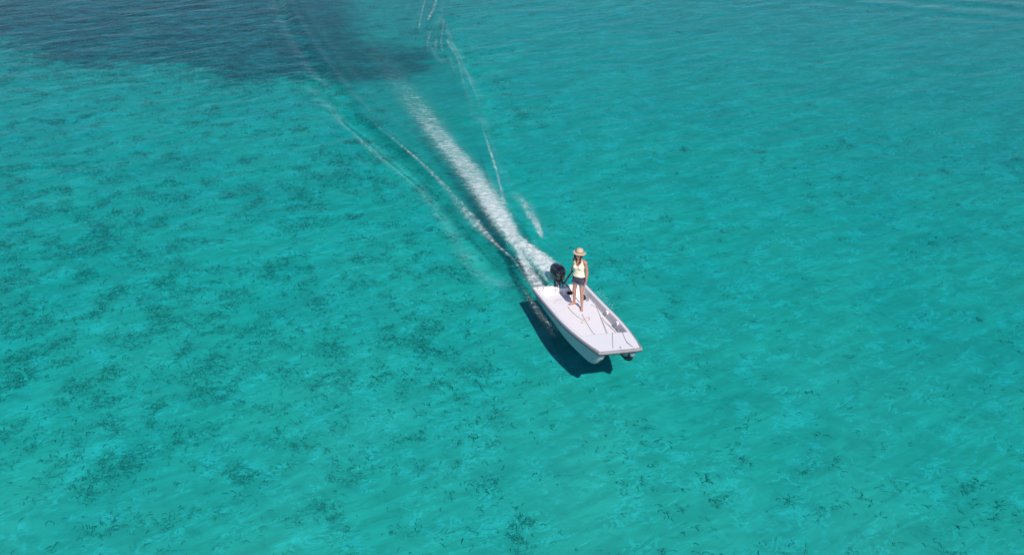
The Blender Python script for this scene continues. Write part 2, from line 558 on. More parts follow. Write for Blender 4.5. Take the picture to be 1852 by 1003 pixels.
def grass_density(x, y):
    px, py = pix(x, y, SEA_BED)
    left = np.clip((960 - px) / 120, 0, 1)
    d = .16 + .10 * np.clip((py - 500) / 300, 0, 1)
    d = d * (1 - left) + left * np.clip(.75 + (py - 150) / 700, .5, 1.0) * np.clip(1.25 - (py - 600) / 500, .4, 1)
    d = d + .75 * np.exp(-(((px - 1110) / 90) ** 2 + ((py - 440) / 85) ** 2))
    d = d + .35 * np.exp(-(((px - 1600) / 230) ** 2 + ((py - 300) / 55) ** 2))
    d = d + .30 * np.exp(-(((px - 1450) / 350) ** 2 + ((py - 890) / 110) ** 2))
    d = d * np.where(py < 190, .35 + .65 * left, 1)
    return d * np.clip(.82 + .18 * patch(x, y), .3, 1.3)


cx = rng.uniform(-30, 30, 26000); cy = rng.uniform(11.5, 58, 26000)
keep = rng.random(26000) < grass_density(cx, cy) * .95
inv = poly_sd(cx, cy, WD); keep &= inv < -.1
ok = (np.abs(pix(cx, cy, SEA_BED)[0] - 926) < 1010)
keep &= ok
cx, cy = cx[keep], cy[keep]
px_, py_ = pix(cx, cy, SEA_BED)
right = (px_ > 1000)
subs = []
for x, y, r in zip(cx, cy, right):
    n = int(1 + rng.gamma(.9, .8 if r else .9))
    th = rng.random() * 6.28; size = rng.gamma(1.3, .34)
    for k in range(min(n, 7)):
        subs.append((x, y, .35 + size * (.7 if r else 1)))
        th += rng.normal() * .9
        x += math.cos(th) * .15; y += math.sin(th) * .15
subs = np.array(subs)
# loose blades along the edge of the meadow
mx_ = rng.uniform(-30, 0, 30000); my_ = rng.uniform(30, 60, 30000)
sdm = poly_sd(mx_, my_, MP)
kp = (rng.random(30000) < np.exp(-np.abs(sdm + .1) / 1.3) * .5) & (pix(mx_, my_, SEA_BED)[0] > -60) & (pix(mx_, my_, SEA_BED)[0] < 640)
subs = np.vstack([subs, np.stack([mx_[kp], my_[kp], np.full(kp.sum(), .7)], 1)])
nbl = np.clip((subs[:, 2] * 11 * rng.uniform(.0, .95, len(subs))).astype(int), 0, 16)
idx = np.repeat(np.arange(len(subs)), nbl); nb = len(idx)
rad = (subs[idx, 2]) * .13 * rng.gamma(1.5, .7, nb)
bx = subs[idx, 0] + rng.normal(size=nb) * rad; by = subs[idx, 1] + rng.normal(size=nb) * rad
hd = rng.random(nb) * 6.28; wdt = rng.uniform(.0035, .009, nb); sl_ = rng.uniform(.014, .05, nb)
SEG = 4
pts = np.zeros((nb, SEG + 1, 3)); pts[:, 0, 0] = bx; pts[:, 0, 1] = by
hs = np.zeros((nb, SEG + 1)); hs[:, 0] = hd
for k in range(SEG):
    hd = hd + rng.normal(size=nb) * .85
    hs[:, k + 1] = hd
    pts[:, k + 1, 0] = pts[:, k, 0] + np.cos(hd) * sl_; pts[:, k + 1, 1] = pts[:, k, 1] + np.sin(hd) * sl_
zz = bedh(pts[..., 0], pts[..., 1]) + SEA_BED
lift = rng.uniform(.01, .09, nb)[:, None] * np.sin(np.linspace(.1, 3.0, SEG + 1))[None] + .006
pts[..., 2] = zz + lift
wv = wdt[:, None] * np.array([.8, 1, 1, .8, .3])[None]
off = np.stack([-np.sin(hs), np.cos(hs), np.zeros_like(hs)], -1) * wv[..., None]
V = np.stack([pts - off, pts + off], 2).reshape(-1, 3)
i0 = (np.arange(nb)[:, None] * (SEG + 1) + np.arange(SEG)[None]) * 2
Q = np.stack([i0, i0 + 2, i0 + 3, i0 + 1], -1).reshape(-1, 4)
bxn, byn = XX.shape
gh, _, _ = np.histogram2d(subs[:, 0], subs[:, 1], bins=[bxn, byn], range=[[X0, X1], [Y0, Y1]], weights=subs[:, 2])
for _ in range(2):
    for axx in (0, 1):
        gh = (np.roll(gh, 1, axx) + 2 * gh + np.roll(gh, -1, axx)) / 4
gv = np.zeros(len(bed.data.vertices)); gv[:bxn * byn] = np.clip(gh * 1.5, 0, .8).ravel()
attr(bed.data, "growth", gv)
me = np_mesh("seagrass", V, Q)
GRASS = solid("seagrass_blades", (.25, .31, .23), .8, .5, 3)
sg_ = link("seagrass", me, GRASS)
tag(sg_, "scattered dark green seagrass tufts on the pale sand under the water", "seagrass", kind="stuff")

# ------------------------------------------------------------------ foam and wake
m, nt, out = mat_new("sea_foam")
fa = N(nt, "Attribute", attribute_name="foam"); stt = N(nt, "Attribute", attribute_name="streak")
v = coords(nt)
n1 = noise(nt, v, 5.5, 6, .68, .3)
n2 = noise(nt, coords(nt, (1.0, 4.4, 1), math.radians(6)), 2.7, 6, .66, .7)
nm = N(nt, "Mix", data_type='FLOAT')
nt.links.new(stt.outputs["Fac"], nm.inputs[0]); nt.links.new(n1, nm.inputs[2]); nt.links.new(n2, nm.inputs[3])
n3 = noise(nt, v, 22, 3, .6)
nm2 = math_(nt, 'MULTIPLY_ADD', nm.outputs[0], 1.8, -.40)
nn = math_(nt, 'ADD', nm2, math_(nt, 'MULTIPLY', math_(nt, 'SUBTRACT', n3, .5), .55))
al = math_(nt, 'MULTIPLY', math_(nt, 'SUBTRACT', math_(nt, 'MULTIPLY_ADD', fa.outputs["Fac"], .95, nn), 1.0), 2.0, clamp=True)
milk = math_(nt, 'MULTIPLY', math_(nt, 'POWER', fa.outputs["Fac"], 2.4), .22, clamp=True)
al = math_(nt, 'MINIMUM', math_(nt, 'MULTIPLY_ADD', math_(nt, 'POWER', al, 1.1), .66, milk), .80)
df = N(nt, "BsdfDiffuse"); df.inputs[0].default_value = (.74, .76, .77, 1)
tl = N(nt, "BsdfTranslucent"); tl.inputs[0].default_value = (.75, .85, .85, 1)
mm = N(nt, "MixShader", i_0=.2); nt.links.new(df.outputs[0], mm.inputs[1]); nt.links.new(tl.outputs[0], mm.inputs[2])
bp = N(nt, "Bump", i_Strength=.6, i_Distance=.05)
nt.links.new(nn, bp.inputs["Height"]); nt.links.new(bp.outputs[0], df.inputs["Normal"])
trn = N(nt, "BsdfTransparent"); mx = N(nt, "MixShader")
nt.links.new(al, mx.inputs[0]); nt.links.new(trn.outputs[0], mx.inputs[1]); nt.links.new(mm.outputs[0], mx.inputs[2])
nt.links.new(mx.outputs[0], out.inputs[0])
FOAM = m


def strip(rows, step=.05, nt_=26, hgt=.03, lift=.015, end_fade=.25):
    """rows: (px, py, half width px, density, streak) -> verts, faces, foam, streak"""
    G = [at(r[0], r[1]) for r in rows]
    P = catmull([Vector((g[0], g[1], 0)) for g in G], 12)
    n = len(rows)
    tk = np.linspace(0, n - 1, len(P))
    hw = np.array([r[2] for r in rows]) ; de = np.array([r[3] for r in rows]); st = np.array([r[4] for r in rows])
    L = np.concatenate([[0], np.cumsum([(b - a).length for a, b in zip(P, P[1:])])])
    ns = max(4, int(L[-1] / step)); s = np.linspace(0, L[-1], ns)
    x = np.interp(s, L, [p.x for p in P]); y = np.interp(s, L, [p.y for p in P]); k = np.interp(s, L, tk)
    hwm = np.interp(k, np.arange(n), hw) * depth(x, y) / FPX
    dens = np.interp(k, np.arange(n), de); stk = np.interp(k, np.arange(n), st)
    tx, ty = np.gradient(x), np.gradient(y); l = np.hypot(tx, ty); nx, ny = -ty / l, tx / l
    t = np.linspace(-1.25, 1.25, nt_)
    XX = x[:, None] + nx[:, None] * hwm[:, None] * t; YY = y[:, None] + ny[:, None] * hwm[:, None] * t
    prof = np.clip((1.25 - np.abs(t)) / .95, 0, 1.0)[None] ** .9
    D = dens[:, None] * prof * np.clip(np.minimum(s, L[-1] - s)[:, None] / end_fade + .05, 0, 1)
    nz = np.array([mnoise.noise((a * 5, b * 5, 3)) + .6 * mnoise.noise((a * 13, b * 13, 7)) for a, b in zip(XX.ravel(), YY.ravel())]).reshape(XX.shape)
    ZZ = Hgt(XX, YY) + lift + np.clip(D, 0, 1) * hgt * (.9 + nz)
    return np.stack([XX, YY, ZZ], -1).reshape(-1, 3), grid_faces(len(s), nt_), D.ravel(), np.repeat(stk, nt_)


def foam_obj(name, parts, label):
    Vs, Fs, Ds, Ss = [], [], [], []
    n = 0
    for V, Fc, D, K in parts:
        Vs.append(V); Fs.append(Fc + n); Ds.append(D); Ss.append(K); n += len(V)
    me = np_mesh(name, np.vstack(Vs), np.vstack(Fs))
    attr(me, "foam", np.concatenate(Ds)); attr(me, "streak", np.concatenate(Ss))
    o = link(name, me, FOAM, smooth=True)
    return tag(o, label, "foam", kind="stuff")


core = strip([(664, 70, 24, .20, .6), (690, 105, 32, .30, .7), (716, 142, 36, .40, .8), (746, 182, 38, .52, 1), (775, 222, 37, .62, 1), (806, 262, 32, .74, 1), (840, 302, 33, .82, .95), (872, 345, 33, .90, .85),
              (898, 385, 30, 1.02, .6), (918, 418, 25, 1.08, .3), (930, 438, 18, .95, 0), (942, 456, 10, .5, 0)], nt_=30, hgt=.05)
arm_l = strip([(900, 392, 8, .3, .3), (922, 430, 10, .7, 0), (939, 458, 11, .9, 0), (951, 483, 14, .9, 0), (962, 503, 17, .9, 0), (973, 518, 17, .95, 0), (984, 532, 14, .9, 0)], hgt=.06)
arm_r = strip([(905, 390, 9, .3, .3), (932, 430, 14, .75, 0), (957, 456, 21, 1.1, 0), (978, 474, 26, 1.15, 0), (992, 490, 25, 1.25, 0), (1000, 505, 19, 1.3, 0), (1008, 517, 14, 1.2, 0)], hgt=.10, lift=.03)
foam_obj("wake_foam", [core, arm_l, arm_r], "broad white band of churned foam trailing behind the motor")
left = strip([(640, 186, 4, .22, 0), (668, 218, 4, .34, 0), (704, 248, 4, .50, 0), (746, 283, 4, .60, 0), (784, 318, 5, .62, 0), (816, 353, 9, .56, 0), (836, 377, 14, .58, 0), (856, 401, 14, .70, 0),
              (879, 426, 9, .80, 0), (903, 451, 5, .72, 0), (925, 470, 4, .6, 0), (945, 497, 4, .5, 0), (958, 520, 5, .5, 0)], nt_=16, end_fade=.8)
foam_obj("wake_foam_line", [left], "thin foam line left of the broad foam band")
crest = strip([(575, 143, 3, .16, 0), (601, 169, 4, .30, 0), (623, 189, 3, .30, 0), (651, 215, 3, .3, 0)], nt_=12, end_fade=1.0)
crest2 = strip([(640, 246, 3, .2, 0), (656, 260, 5, .55, 0), (672, 276, 5, .45, 0), (700, 300, 4, .30, 0), (740, 330, 4, .24, 0)], nt_=12, end_fade=.5)
crest3 = strip([(806, 436, 4, .2, 0), (828, 466, 6, .36, 0), (850, 490, 6, .46, 0), (875, 514, 7, .42, 0), (900, 545, 8, .22, 0)], nt_=12, end_fade=.8)
foam_obj("wave_crest_light", [crest, crest2, crest3], "faint broken strips painted as light focused along the outermost left wake crest")  # thin sheets painting the bright focused light of wave crests
r1 = strip([(840, 120, 3, .3, 0), (851, 148, 4, .52, 0), (863, 176, 3, .42, 0), (868, 205, 3, .26, 0), (874, 236, 3, .42, 0), (884, 268, 4, .62, 0), (896, 305, 4, .70, 0), (904, 337, 4, .62, 0), (910, 362, 7, .7, 0), (912, 384, 7, .7, 0)], nt_=14, end_fade=.6)
r2 = strip([(809, 72, 5, .68, 0), (813, 84, 4, .58, 0), (827, 107, 4, .52, 0), (836, 143, 3, .46, 0), (844, 186, 3, .25, 0)], nt_=12, end_fade=.4)
sq = [strip([(a[0], a[1], w, dd, 0) for a in pts], nt_=10, end_fade=.5) for pts, w, dd in (
    ([(771, -6), (765, 16), (760, 38), (757, 55)], 3, .55), ([(789, -6), (786, 12), (778, 30), (772, 42)], 4, .58), ([(798, 14), (799, 24)], 3, .5),
    ([(803, 38), (800, 60), (798, 78), (801, 98)], 3, .5), ([(780, 50), (777, 62), (773, 80), (773, 98)], 3, .46), ([(790, 66), (788, 80), (789, 92)], 5, .5),
    ([(812, 98), (818, 118), (822, 136)], 4, .42), ([(740, 4), (736, 22)], 6, .34))]
foam_obj("wake_foam_line", [r1, r2] + sq, "broken white foam squiggles right of the broad foam band")
r3 = strip([(925, 340, 8, .3, 0), (939, 360, 14, .52, 0), (954, 379, 15, .62, 0), (966, 400, 13, .72, 0), (976, 420, 9, .80, 0), (982, 436, 3, .7, 0)], nt_=16, end_fade=.25)
foam_obj("foam_patch", [r3], "short detached foam streak right of the wake near the motor")
hl = strip([(940, 512, 5, .35, 0), (955, 537, 8, .46, 0), (968, 558, 10, .50, 0), (982, 575, 10, .54, 0), (997, 588, 8, .58, 0), (1011, 599, 5, .58, 0)], nt_=16, hgt=.05, end_fade=.3)
hr = strip([(1076, 527, 3, .2, 0), (1092, 545, 4, .30, 0), (1108, 560, 4, .2, 0)], nt_=10, hgt=.04)
wl = [(*pix(*Wb((u, -.83 - .03 * np.sin(u), -.1))[:2], 0.0), 8, d_, 0) for u, d_ in ((-.05, .55), (.4, .42), (.9, .34), (1.4, .34), (1.9, .40), (2.3, .3))]
hw = strip([tuple(float(q) for q in w_) for w_ in wl], nt_=10, hgt=.04)
foam_obj("hull_foam", [hl, hr, hw], "thin spray of foam peeling off the sides of the hull")

# airborne droplets
Vd, Qd = [], []
tet = np.array([(1, 1, 1), (1, -1, -1), (-1, 1, -1), (-1, -1, 1)]) / 1.73
octv = np.array([(1, 0, 0), (-1, 0, 0), (0, 1, 0), (0, -1, 0), (0, 0, 1), (0, 0, -1)])
octf = np.array([(0, 2, 4), (2, 1, 4), (1, 3, 4), (3, 0, 4), (2, 0, 5), (1, 2, 5), (3, 1, 5), (0, 3, 5)])


def drops(pts, n, spread_px, hmax, rmin=.004, rmax=.013):
    P = catmull([Vector((*at(*p), 0)) for p in pts], 10)
    for _ in range(n):
        f = rng.random() * (len(P) - 1); i = int(f); p = P[i].lerp(P[min(i + 1, len(P) - 1)], f - i)
        sc = depth(p.x, p.y) / FPX * spread_px
        x, y = p.x + rng.normal() * sc, p.y + rng.normal() * sc * 1.2
        z = .02 + abs(rng.normal()) * hmax * .5
        k = rng.uniform(rmin, rmax) * (1.6 if rng.random() < .08 else 1)
        Qd.append(octf + len(Vd) * 6); Vd.append(octv * k * rng.uniform(.7, 1.3, 3) + (x, y, z))


drops([(936, 440), (956, 458), (976, 478), (1002, 505)], 900, 9, .26, .003, .007)
drops([(930, 440), (946, 468), (966, 508)], 300, 7, .14, .003, .007)
drops([(840, 300), (880, 355), (918, 418)], 250, 14, .08, .003, .006)
drops([(950, 530), (972, 565), (990, 585), (1010, 600)], 160, 4, .10, .003, .006)
drops([(1078, 528), (1096, 546), (1112, 562)], 70, 3, .12, .003, .006)
drops([(940, 362), (966, 400), (981, 432)], 60, 5, .06, .003, .006)
drops([(820, 365), (856, 405), (885, 432)], 60, 6, .06, .003, .006)
me = np_mesh("spray_droplets", np.vstack(Vd), np.vstack(Qd))
SPRAY = solid("spray_white", (.82, .85, .86), .3, .05)
tag(link("spray_droplets", me, SPRAY), "white spray thrown up around the motor and the hull", "spray", kind="stuff")

# ------------------------------------------------------------------ the skiff
skiff = empty("skiff", BO.tolist(), BROT)
tag(skiff, "small white open skiff speeding with its bow lifted off the turquoise water", "boat")


def rise(u):
    r = .13 * np.clip((u - (BL - 2.3)) / 2.3, 0, 1) ** 1.6
    t = np.clip((u - (BL - .75)) / .66, 0, 1)
    return r + .50 * (1 - np.sqrt(1 - np.clip(t, 0, .999) ** 2.4))


UF0 = 3.28


def section(u):
    """half section, from rail to keel lobe to tunnel roof: (v fraction, w)"""
    g = sheer(u); r = rise(u); tn = -.10 + .15 * np.clip(u / UF0, 0, 1) + (g - .17) * np.clip((u - UF0) / (BL - .25 - UF0), 0, 1) ** .8
    lobe = [(.985, g - .03), (.945, g - .14), (.90, .04 + r * .85), (.865, -.065 + r), (.81, -.12 + r), (.735, -.145 + r), (.65, -.125 + r), (.585, -.07 + r), (.53, .02 + r), (.47, .10 + r), (.36, .10), (.0, .11)]
    out_ = []
    for f, w in lobe:
        if f < .6:
            w = min(max(w, -.145 + r), tn if f < .5 else 9)
            w = min(w, g - .10)
        out_.append((f, min(w, g - .03)))
    for i in range(len(out_)):
        f, w = out_[i]
        if f <= .36: out_[i] = (f, min(tn, g - .10))
    return out_


us = np.concatenate([np.linspace(0, BL - .7, 34), np.linspace(BL - .66, BL - .02, 22)])
bm = bmesh.new()
rows = []
for u in us:
    hs_ = section(u); b = halfb(u)
    full = [(f * b, w) for f, w in hs_] + [(-f * b, w) for f, w in hs_[::-1][1:]]
    rows.append([bm.verts.new((u, vv, w)) for vv, w in full])
for a, b in zip(rows, rows[1:]):
    for i in range(len(a) - 1):
        bm.faces.new((a[i], a[i + 1], b[i + 1], b[i]))
for r, u in ((rows[0], us[0]), (rows[-1], us[-1])):
    top = [bm.verts.new((u, vt.co.y, sheer(u) - .03)) for vt in r[1:-1]]
    top = [r[0]] + top + [r[-1]]
    for i in range(len(r) - 1):
        f = [r[i], r[i + 1], top[i + 1], top[i]]
        f = list(dict.fromkeys(f))
        if len(f) >= 3: bm.faces.new(f)
hull = bm_obj("hull", bm, HULLM, skiff, smooth=True)
hull.modifiers.new("edges", 'EDGE_SPLIT').split_angle = math.radians(40)

for sgn in (-1, 1):      # dark bottom strips on the two sponsons
    bm = bmesh.new(); rr = []
    for u in [q for q in us[10:] if q < BL - .12]:
        b = halfb(u); r = rise(u)
        rr.append([bm.verts.new((u + .004, sgn * f * b, w + r)) for f, w in ((.775, -.150), (.735, -.160), (.645, -.138), (.575, -.078), (.545, -.03))])
    for a, b in zip(rr, rr[1:]):
        for i in range(4): bm.faces.new((a[i], a[i + 1], b[i + 1], b[i]))
    o = bm_obj("keel_strip", bm, BLACKTRIM, skiff, smooth=True)
    o.modifiers.new("thick", 'SOLIDIFY').thickness = .012

# rub rail round the sheer: sides and bow
def outline():
    P = [(u, -halfb(u)) for u in np.linspace(0, BL, 60)]
    P += [(BL + .012 * math.cos((t) * math.pi / 2), t * BBOW) for t in np.linspace(-.96, .96, 20)]
    P += [(u, halfb(u)) for u in np.linspace(BL, 0, 60)]
    return P


def sweep_rail(name, prof, mat, parent):
    P = np.array(outline()); bm = bmesh.new(); rows = []
    T = np.gradient(P, axis=0); T /= np.linalg.norm(T, axis=1)[:, None]
    Nn = np.stack([T[:, 1], -T[:, 0]], 1)
    cen = np.array([BL / 2, 0]); s = np.sign(np.einsum('ij,ij->i', Nn, P - cen)); Nn *= s[:, None]
    rings = [[Vector((p[0] + n[0] * o, p[1] + n[1] * o, sheer(min(p[0], BL)) + w)) for o, w in prof] for p, n in zip(P, Nn)]
    loft(bm, rings)
    return bm_obj(name, bm, mat, parent, smooth=False)


sweep_rail("rub_rail", [(-.02, -.012), (.020, -.010), (.034, -.022), (.036, -.062), (.022, -.078), (-.02, -.078)], RUB, skiff)
sweep_rail("rail_trim", [(-.02, -.080), (.016, -.080), (.020, -.100), (-.02, -.104)], BLACKTRIM, skiff)

# liner: gunwale cap, inner walls, floor, stern well and foredeck in one moulding
UF = 3.30
nu, nv = 380, 136
ug = np.linspace(-.012, BL - .005, nu); sg2 = np.linspace(-1, 1, nv)
U, Sg = np.meshgrid(ug, sg2, indexing='ij')
B_ = halfb(U) - .004
Vv = Sg * B_


def ss(x, a, b):
    t = np.clip((x - a) / (b - a), 0, 1); return t * t * (3 - 2 * t)


g_ = sheer(U)
capw = np.where(Vv < 0, .085, .062)
dist = B_ - np.abs(Vv)
wall = 1 - ss(dist, capw, capw + .05)
wall = np.maximum(wall, 1 - ss(U, .075, .11))
fd = ss(U, UF - .05, UF + .02)                 # foredeck
fdh = G1 - .020 - .055 * (BL - U) + .012 * (1 - (Vv / B_) ** 2)
fdh = fdh - np.maximum(fdh - g_, 0) * (1 - ss(dist, .01, .10))
floor = FLOOR + .008 * np.cos(Vv / BB * 1.5)
floor = floor + .02 * ss(np.abs(Vv), .5, .66)  # cove at the wall foot
# recessed stern well with rounded front corners
rx, ry = .36, .30
wc_u, wc_v = .40, .30
qx = np.abs(U - wc_u) - (.40 - .22); qy = np.abs(Vv - wc_v) - (.33 - .22)
sdw = np.hypot(np.maximum(qx, 0), np.maximum(qy, 0)) + np.minimum(np.maximum(qx, qy), 0) - .22
well = 1 - ss(sdw, -.035, .015)
floor = floor - .13 * well
Z = floor * (1 - wall) + g_ * wall
notch = (1 - ss(np.abs(Vv - .03), .16, .22)) * (1 - ss(U, .08, .14))
Z = Z - notch * .05
Z = np.where(fd > 0, Z * (1 - fd) + fdh * fd, Z)
Z = Z - .012 * (1 - ss(dist, 0, .02))
me = np_mesh("deck_liner", np.stack([U, Vv, Z], -1).reshape(-1, 3), grid_faces(nu, nv))
attr(me, "wall_shade", (ss(dist, capw + .004, capw + .016) * (1 - ss(dist, capw + .045, capw + .06)) * (1 - fd)).ravel())
m, nt, out = mat_new("liner_gelcoat")
p = N(nt, "BsdfPrincipled", i_Roughness=.42)
v = coords(nt)
dirt = math_(nt, 'MULTIPLY', sstep(nt, noise(nt, v, 2.2, 6, .65), .5, .75), .22)
scuf = math_(nt, 'MULTIPLY', sstep(nt, noise(nt, coords(nt, (.6, 7, 1)), 3, 5, .6), .60, .72), .16)
colr = mixc(nt, dirt, (.82, .765, .785), (.72, .67, .66)); colr = mixc(nt, scuf, colr, (.64, .61, .62))
iw = N(nt, "Attribute", attribute_name="wall_shade"); colr = mixc(nt, iw.outputs["Fac"], colr, (.50, .48, .51))  # shade on the inner walls painted in as a greyer colour
nt.links.new(colr, p.inputs["Base Color"])
bpn = N(nt, "Bump", i_Strength=.25, i_Distance=.004); nt.links.new(noise(nt, v, 140, 2), bpn.inputs["Height"]); nt.links.new(bpn.outputs[0], p.inputs["Normal"])
nt.links.new(p.outputs[0], out.inputs[0])
link("deck_liner", me, m, skiff, smooth=True)


def deck_z(u, v):
    i = int(np.clip(np.searchsorted(ug, u), 0, nu - 1)); b = float(halfb(u)) - .004
    j = int(np.clip(round((v / b + 1) / 2 * (nv - 1)), 0, nv - 1))
    return float(Z[i, j])


# motor mounting pad on the transom
bm = bmesh.new(); box(bm, (.055, .03, .20), (.15, .34, .10)); box(bm, (.115, .10, .12), (.05, .07, .22))
bm_obj("transom_pad", bm, GEL, skiff, bevel=.012)
# two fittings on the inner port wall
for u in (1.85, 2.58):
    vv = float(halfb(u)) - .095
    bm = bmesh.new()
    box(bm, (u, vv + .005, sheer(u) - .05), (.10, .035, .05)); box(bm, (u - .03, vv - .012, sheer(u) - .06), (.022, .03, .09)); box(bm, (u + .03, vv - .012, sheer(u) - .06), (.022, .03, .09))
    bm_obj("cleat", bm, GEL, skiff, bevel=.008)
    bm = bmesh.new(); box(bm, (u + .02, vv + .0, sheer(u) - .235), (.13, .035, .07))
    bm_obj("bracket", bm, RUB, skiff, bevel=.01)
# bow eye
bm = bmesh.new(); tube(bm, [(BL - .10, .03, sheer(BL) - .02), (BL - .10, .03, sheer(BL) + .03), (BL - .05, .03, sheer(BL) + .03), (BL - .05, .03, sheer(BL) - .02)], .007, 6, 4)
bm_obj("bow_eye", bm, GREYM, skiff)

# ------------------------------------------------------------------ outboard motor (own axes as the boat's)
MV = .035
mo = empty("outboard_motor", Wb((0, MV, .28)).tolist(), BROT)
tag(mo, "black outboard motor with a red mark clamped to the stern of the skiff", "motor")
steer = Matrix.Rotation(math.radians(14), 4, 'Z') @ Matrix.Rotation(math.radians(-3), 4, 'Y')
piv = Matrix.Translation((-.10, 0, 0))


def motor_part(name, bm, mat, parent=None, **kw):
    bmesh.ops.transform(bm, matrix=piv @ steer @ piv.inverted(), verts=bm.verts[:])
    return bm_obj(name, bm, mat, parent or mo, **kw)


bm = bmesh.new(); rings = []
for w, hl_, hw_, cu in ((.10, .15, .09, -.20), (.125, .20, .125, -.20), (.17, .225, .145, -.205), (.25, .245, .158, -.21), (.34, .25, .16, -.21), (.42, .24, .153, -.205), (.48, .215, .135, -.20), (.52, .17, .105, -.195), (.54, .10, .06, -.19)):
    ring = []
    for t in np.linspace(0, 2 * math.pi, 32, endpoint=False):
        c_, s_ = math.cos(t), math.sin(t)
        ring.append(Vector((cu + hl_ * math.copysign(abs(c_) ** .62, c_), hw_ * math.copysign(abs(s_) ** .7, s_), w - .06 * (cu + hl_ * c_ + .2) * (w > .4))))
    rings.append(ring)
loft(bm, rings)
cowl = motor_part("cowl", bm, COWL, smooth=True)
# cowl marks: red mark and grey stripe on the port front quarter, silver mark on the starboard side
def cowl_patch(name, t0, t1, w0, w1, mat, skew=0.0):
    bm = bmesh.new(); g = []
    for i in range(7):
        row = []
        for j in range(5):
            t = math.radians(t0 + (t1 - t0) * i / 6); w = w0 + (w1 - w0) * j / 4 + skew * i / 6
            hl_ = np.interp(w, [.10, .17, .25, .34, .42, .48, .52], [.15, .225, .245, .25, .24, .215, .17]) + .004
            hw_ = np.interp(w, [.10, .17, .25, .34, .42, .48, .52], [.09, .145, .158, .16, .153, .135, .105]) + .004
            c_, s_ = math.cos(t), math.sin(t)
            row.append(bm.verts.new((-.207 + hl_ * math.copysign(abs(c_) ** .62, c_), hw_ * math.copysign(abs(s_) ** .7, s_), w - .06 * (hl_ * c_) * (w > .4))))
        g.append(row)
    for a, b in zip(g, g[1:]):
        for j in range(4): bm.faces.new((a[j], a[j + 1], b[j + 1], b[j]))
    return motor_part(name, bm, mat, cowl, smooth=True)


cowl_patch("red_mark", 8, 34, .375, .425, REDM, .03)
cowl_patch("grey_stripe", 2, 30, .19, .222, GREYD, .07)
cowl_patch("grey_stripe", 12, 38, .135, .16, GREYD, .05)
cowl_patch("silver_mark", -60, -38, .33, .36, GREYD, -.02)
bm = bmesh.new()
loft(bm, [[Vector((cu + hl_ * math.cos(t), hw_ * math.sin(t), w)) for t in np.linspace(0, 6.283, 18, endpoint=False)] for w, hl_, hw_, cu in ((.115, .15, .09, -.2), (-.1, .12, .06, -.2), (-.34, .10, .035, -.2), (-.50, .12, .03, -.2), (-.62, .07, .02, -.19))])
box(bm, (-.24, 0, -.38), (.30, .16, .012))
motor_part("drive_leg", bm, DARKM)
bm = bmesh.new(); cone(bm, (-.06, 0, -.54), (-.34, 0, -.54), .045, .035)
gc = motor_part("gear_case", bm, DARKM)
bm = bmesh.new()
for k in range(3):
    R = Matrix.Rotation(k * 2.094, 4, 'X'); q0 = len(bm.verts)
    bb = bmesh.new(); box(bb, (-.38, 0, .075), (.012, .07, .11), Matrix.Rotation(.5, 3, 'Z').to_euler())
    for f in bb.faces:
        bm.faces.new([bm.verts.new(Matrix.Translation((0, 0, -.54)) @ R @ vt.co) for vt in f.verts])
    bb.free()
motor_part("propeller", bm, GREYM)
bm = bmesh.new()
for s_ in (-.085, .085):
    box(bm, (.065, s_, -.035), (.035, .04, .20)); box(bm, (-.03, s_, .055), (.20, .04, .05)); box(bm, (-.09, s_, -.06), (.05, .035, .22))
tube(bm, [(-.08, -.10, .06), (-.08, .10, .06)], .022, 8, 0)
for s_ in (-.085, .085): tube(bm, [(.08, s_, -.07), (.15, s_, -.07)], .012, 6, 0)
bm_obj("clamp_bracket", bm, GREYM, mo, bevel=.006)
HAND_T = np.array([1.585, 22.62, .93])      # where the tiller grip ends, beside the person's right hip
hl_loc = (HAND_T - Wb((0, MV, .28))) @ BM
bm = bmesh.new(); tube(bm, [(.0, .03, .10), (.10, .06, .12), Vector(hl_loc) * .62 + Vector((.03, .02, .03))], .028, 8, 5)
til = bm_obj("tiller", bm, DARKM, mo, smooth=True)
bm = bmesh.new(); tube(bm, [Vector(hl_loc) * .60 + Vector((.03, .02, .03)), Vector(hl_loc) * .8 + Vector((.015, .01, .015)), Vector(hl_loc) * 1.04], .023, 9, 4)
bm_obj("tiller_grip", bm, BAGM, til, smooth=True)
bm = bmesh.new(); tube(bm, [(-.02, .08, .08), (.12, .16, .02), (.20, .26, -.12), (.22, .36, -.25)], .011, 6, 6)
bm_obj("fuel_hose", bm, BLACKTRIM, mo, smooth=True)

# ------------------------------------------------------------------ bags
def bag(name, u, v, dims, label, rz=0.2):
    w = deck_z(u, v)
    e = empty(name, Wb((u, v, w + .003)).tolist(), BROT)
    bm = bmesh.new(); box(bm, (0, 0, dims[2] / 2), dims, Matrix.Rotation(rz, 3, 'Z').to_euler())
    bmesh.ops.bevel(bm, geom=bm.edges[:], offset=min(dims) * .25, segments=3, affect='EDGES')
    bm_obj("body", bm, BAGM, e, smooth=True)
    bm = bmesh.new(); tube(bm, [(-dims[0] * .3, 0, dims[2] * .95), (-dims[0] * .2, 0, dims[2] * 1.25), (dims[0] * .2, 0, dims[2] * 1.25), (dims[0] * .3, 0, dims[2] * .95)], .009, 6, 4)
    bm_obj("handle", bm, BLACKTRIM, e, smooth=True)
    return tag(e, label, "bag", "small black bags in the stern")


bag("small_bag", .40, .585, (.17, .10, .10), "small black bag in the rear corner against the shaded inner wall", -.1)
bag("small_bag", .10, .30, (.13, .20, .07), "small black bag lying in the shaded stern well beside the motor", .3)

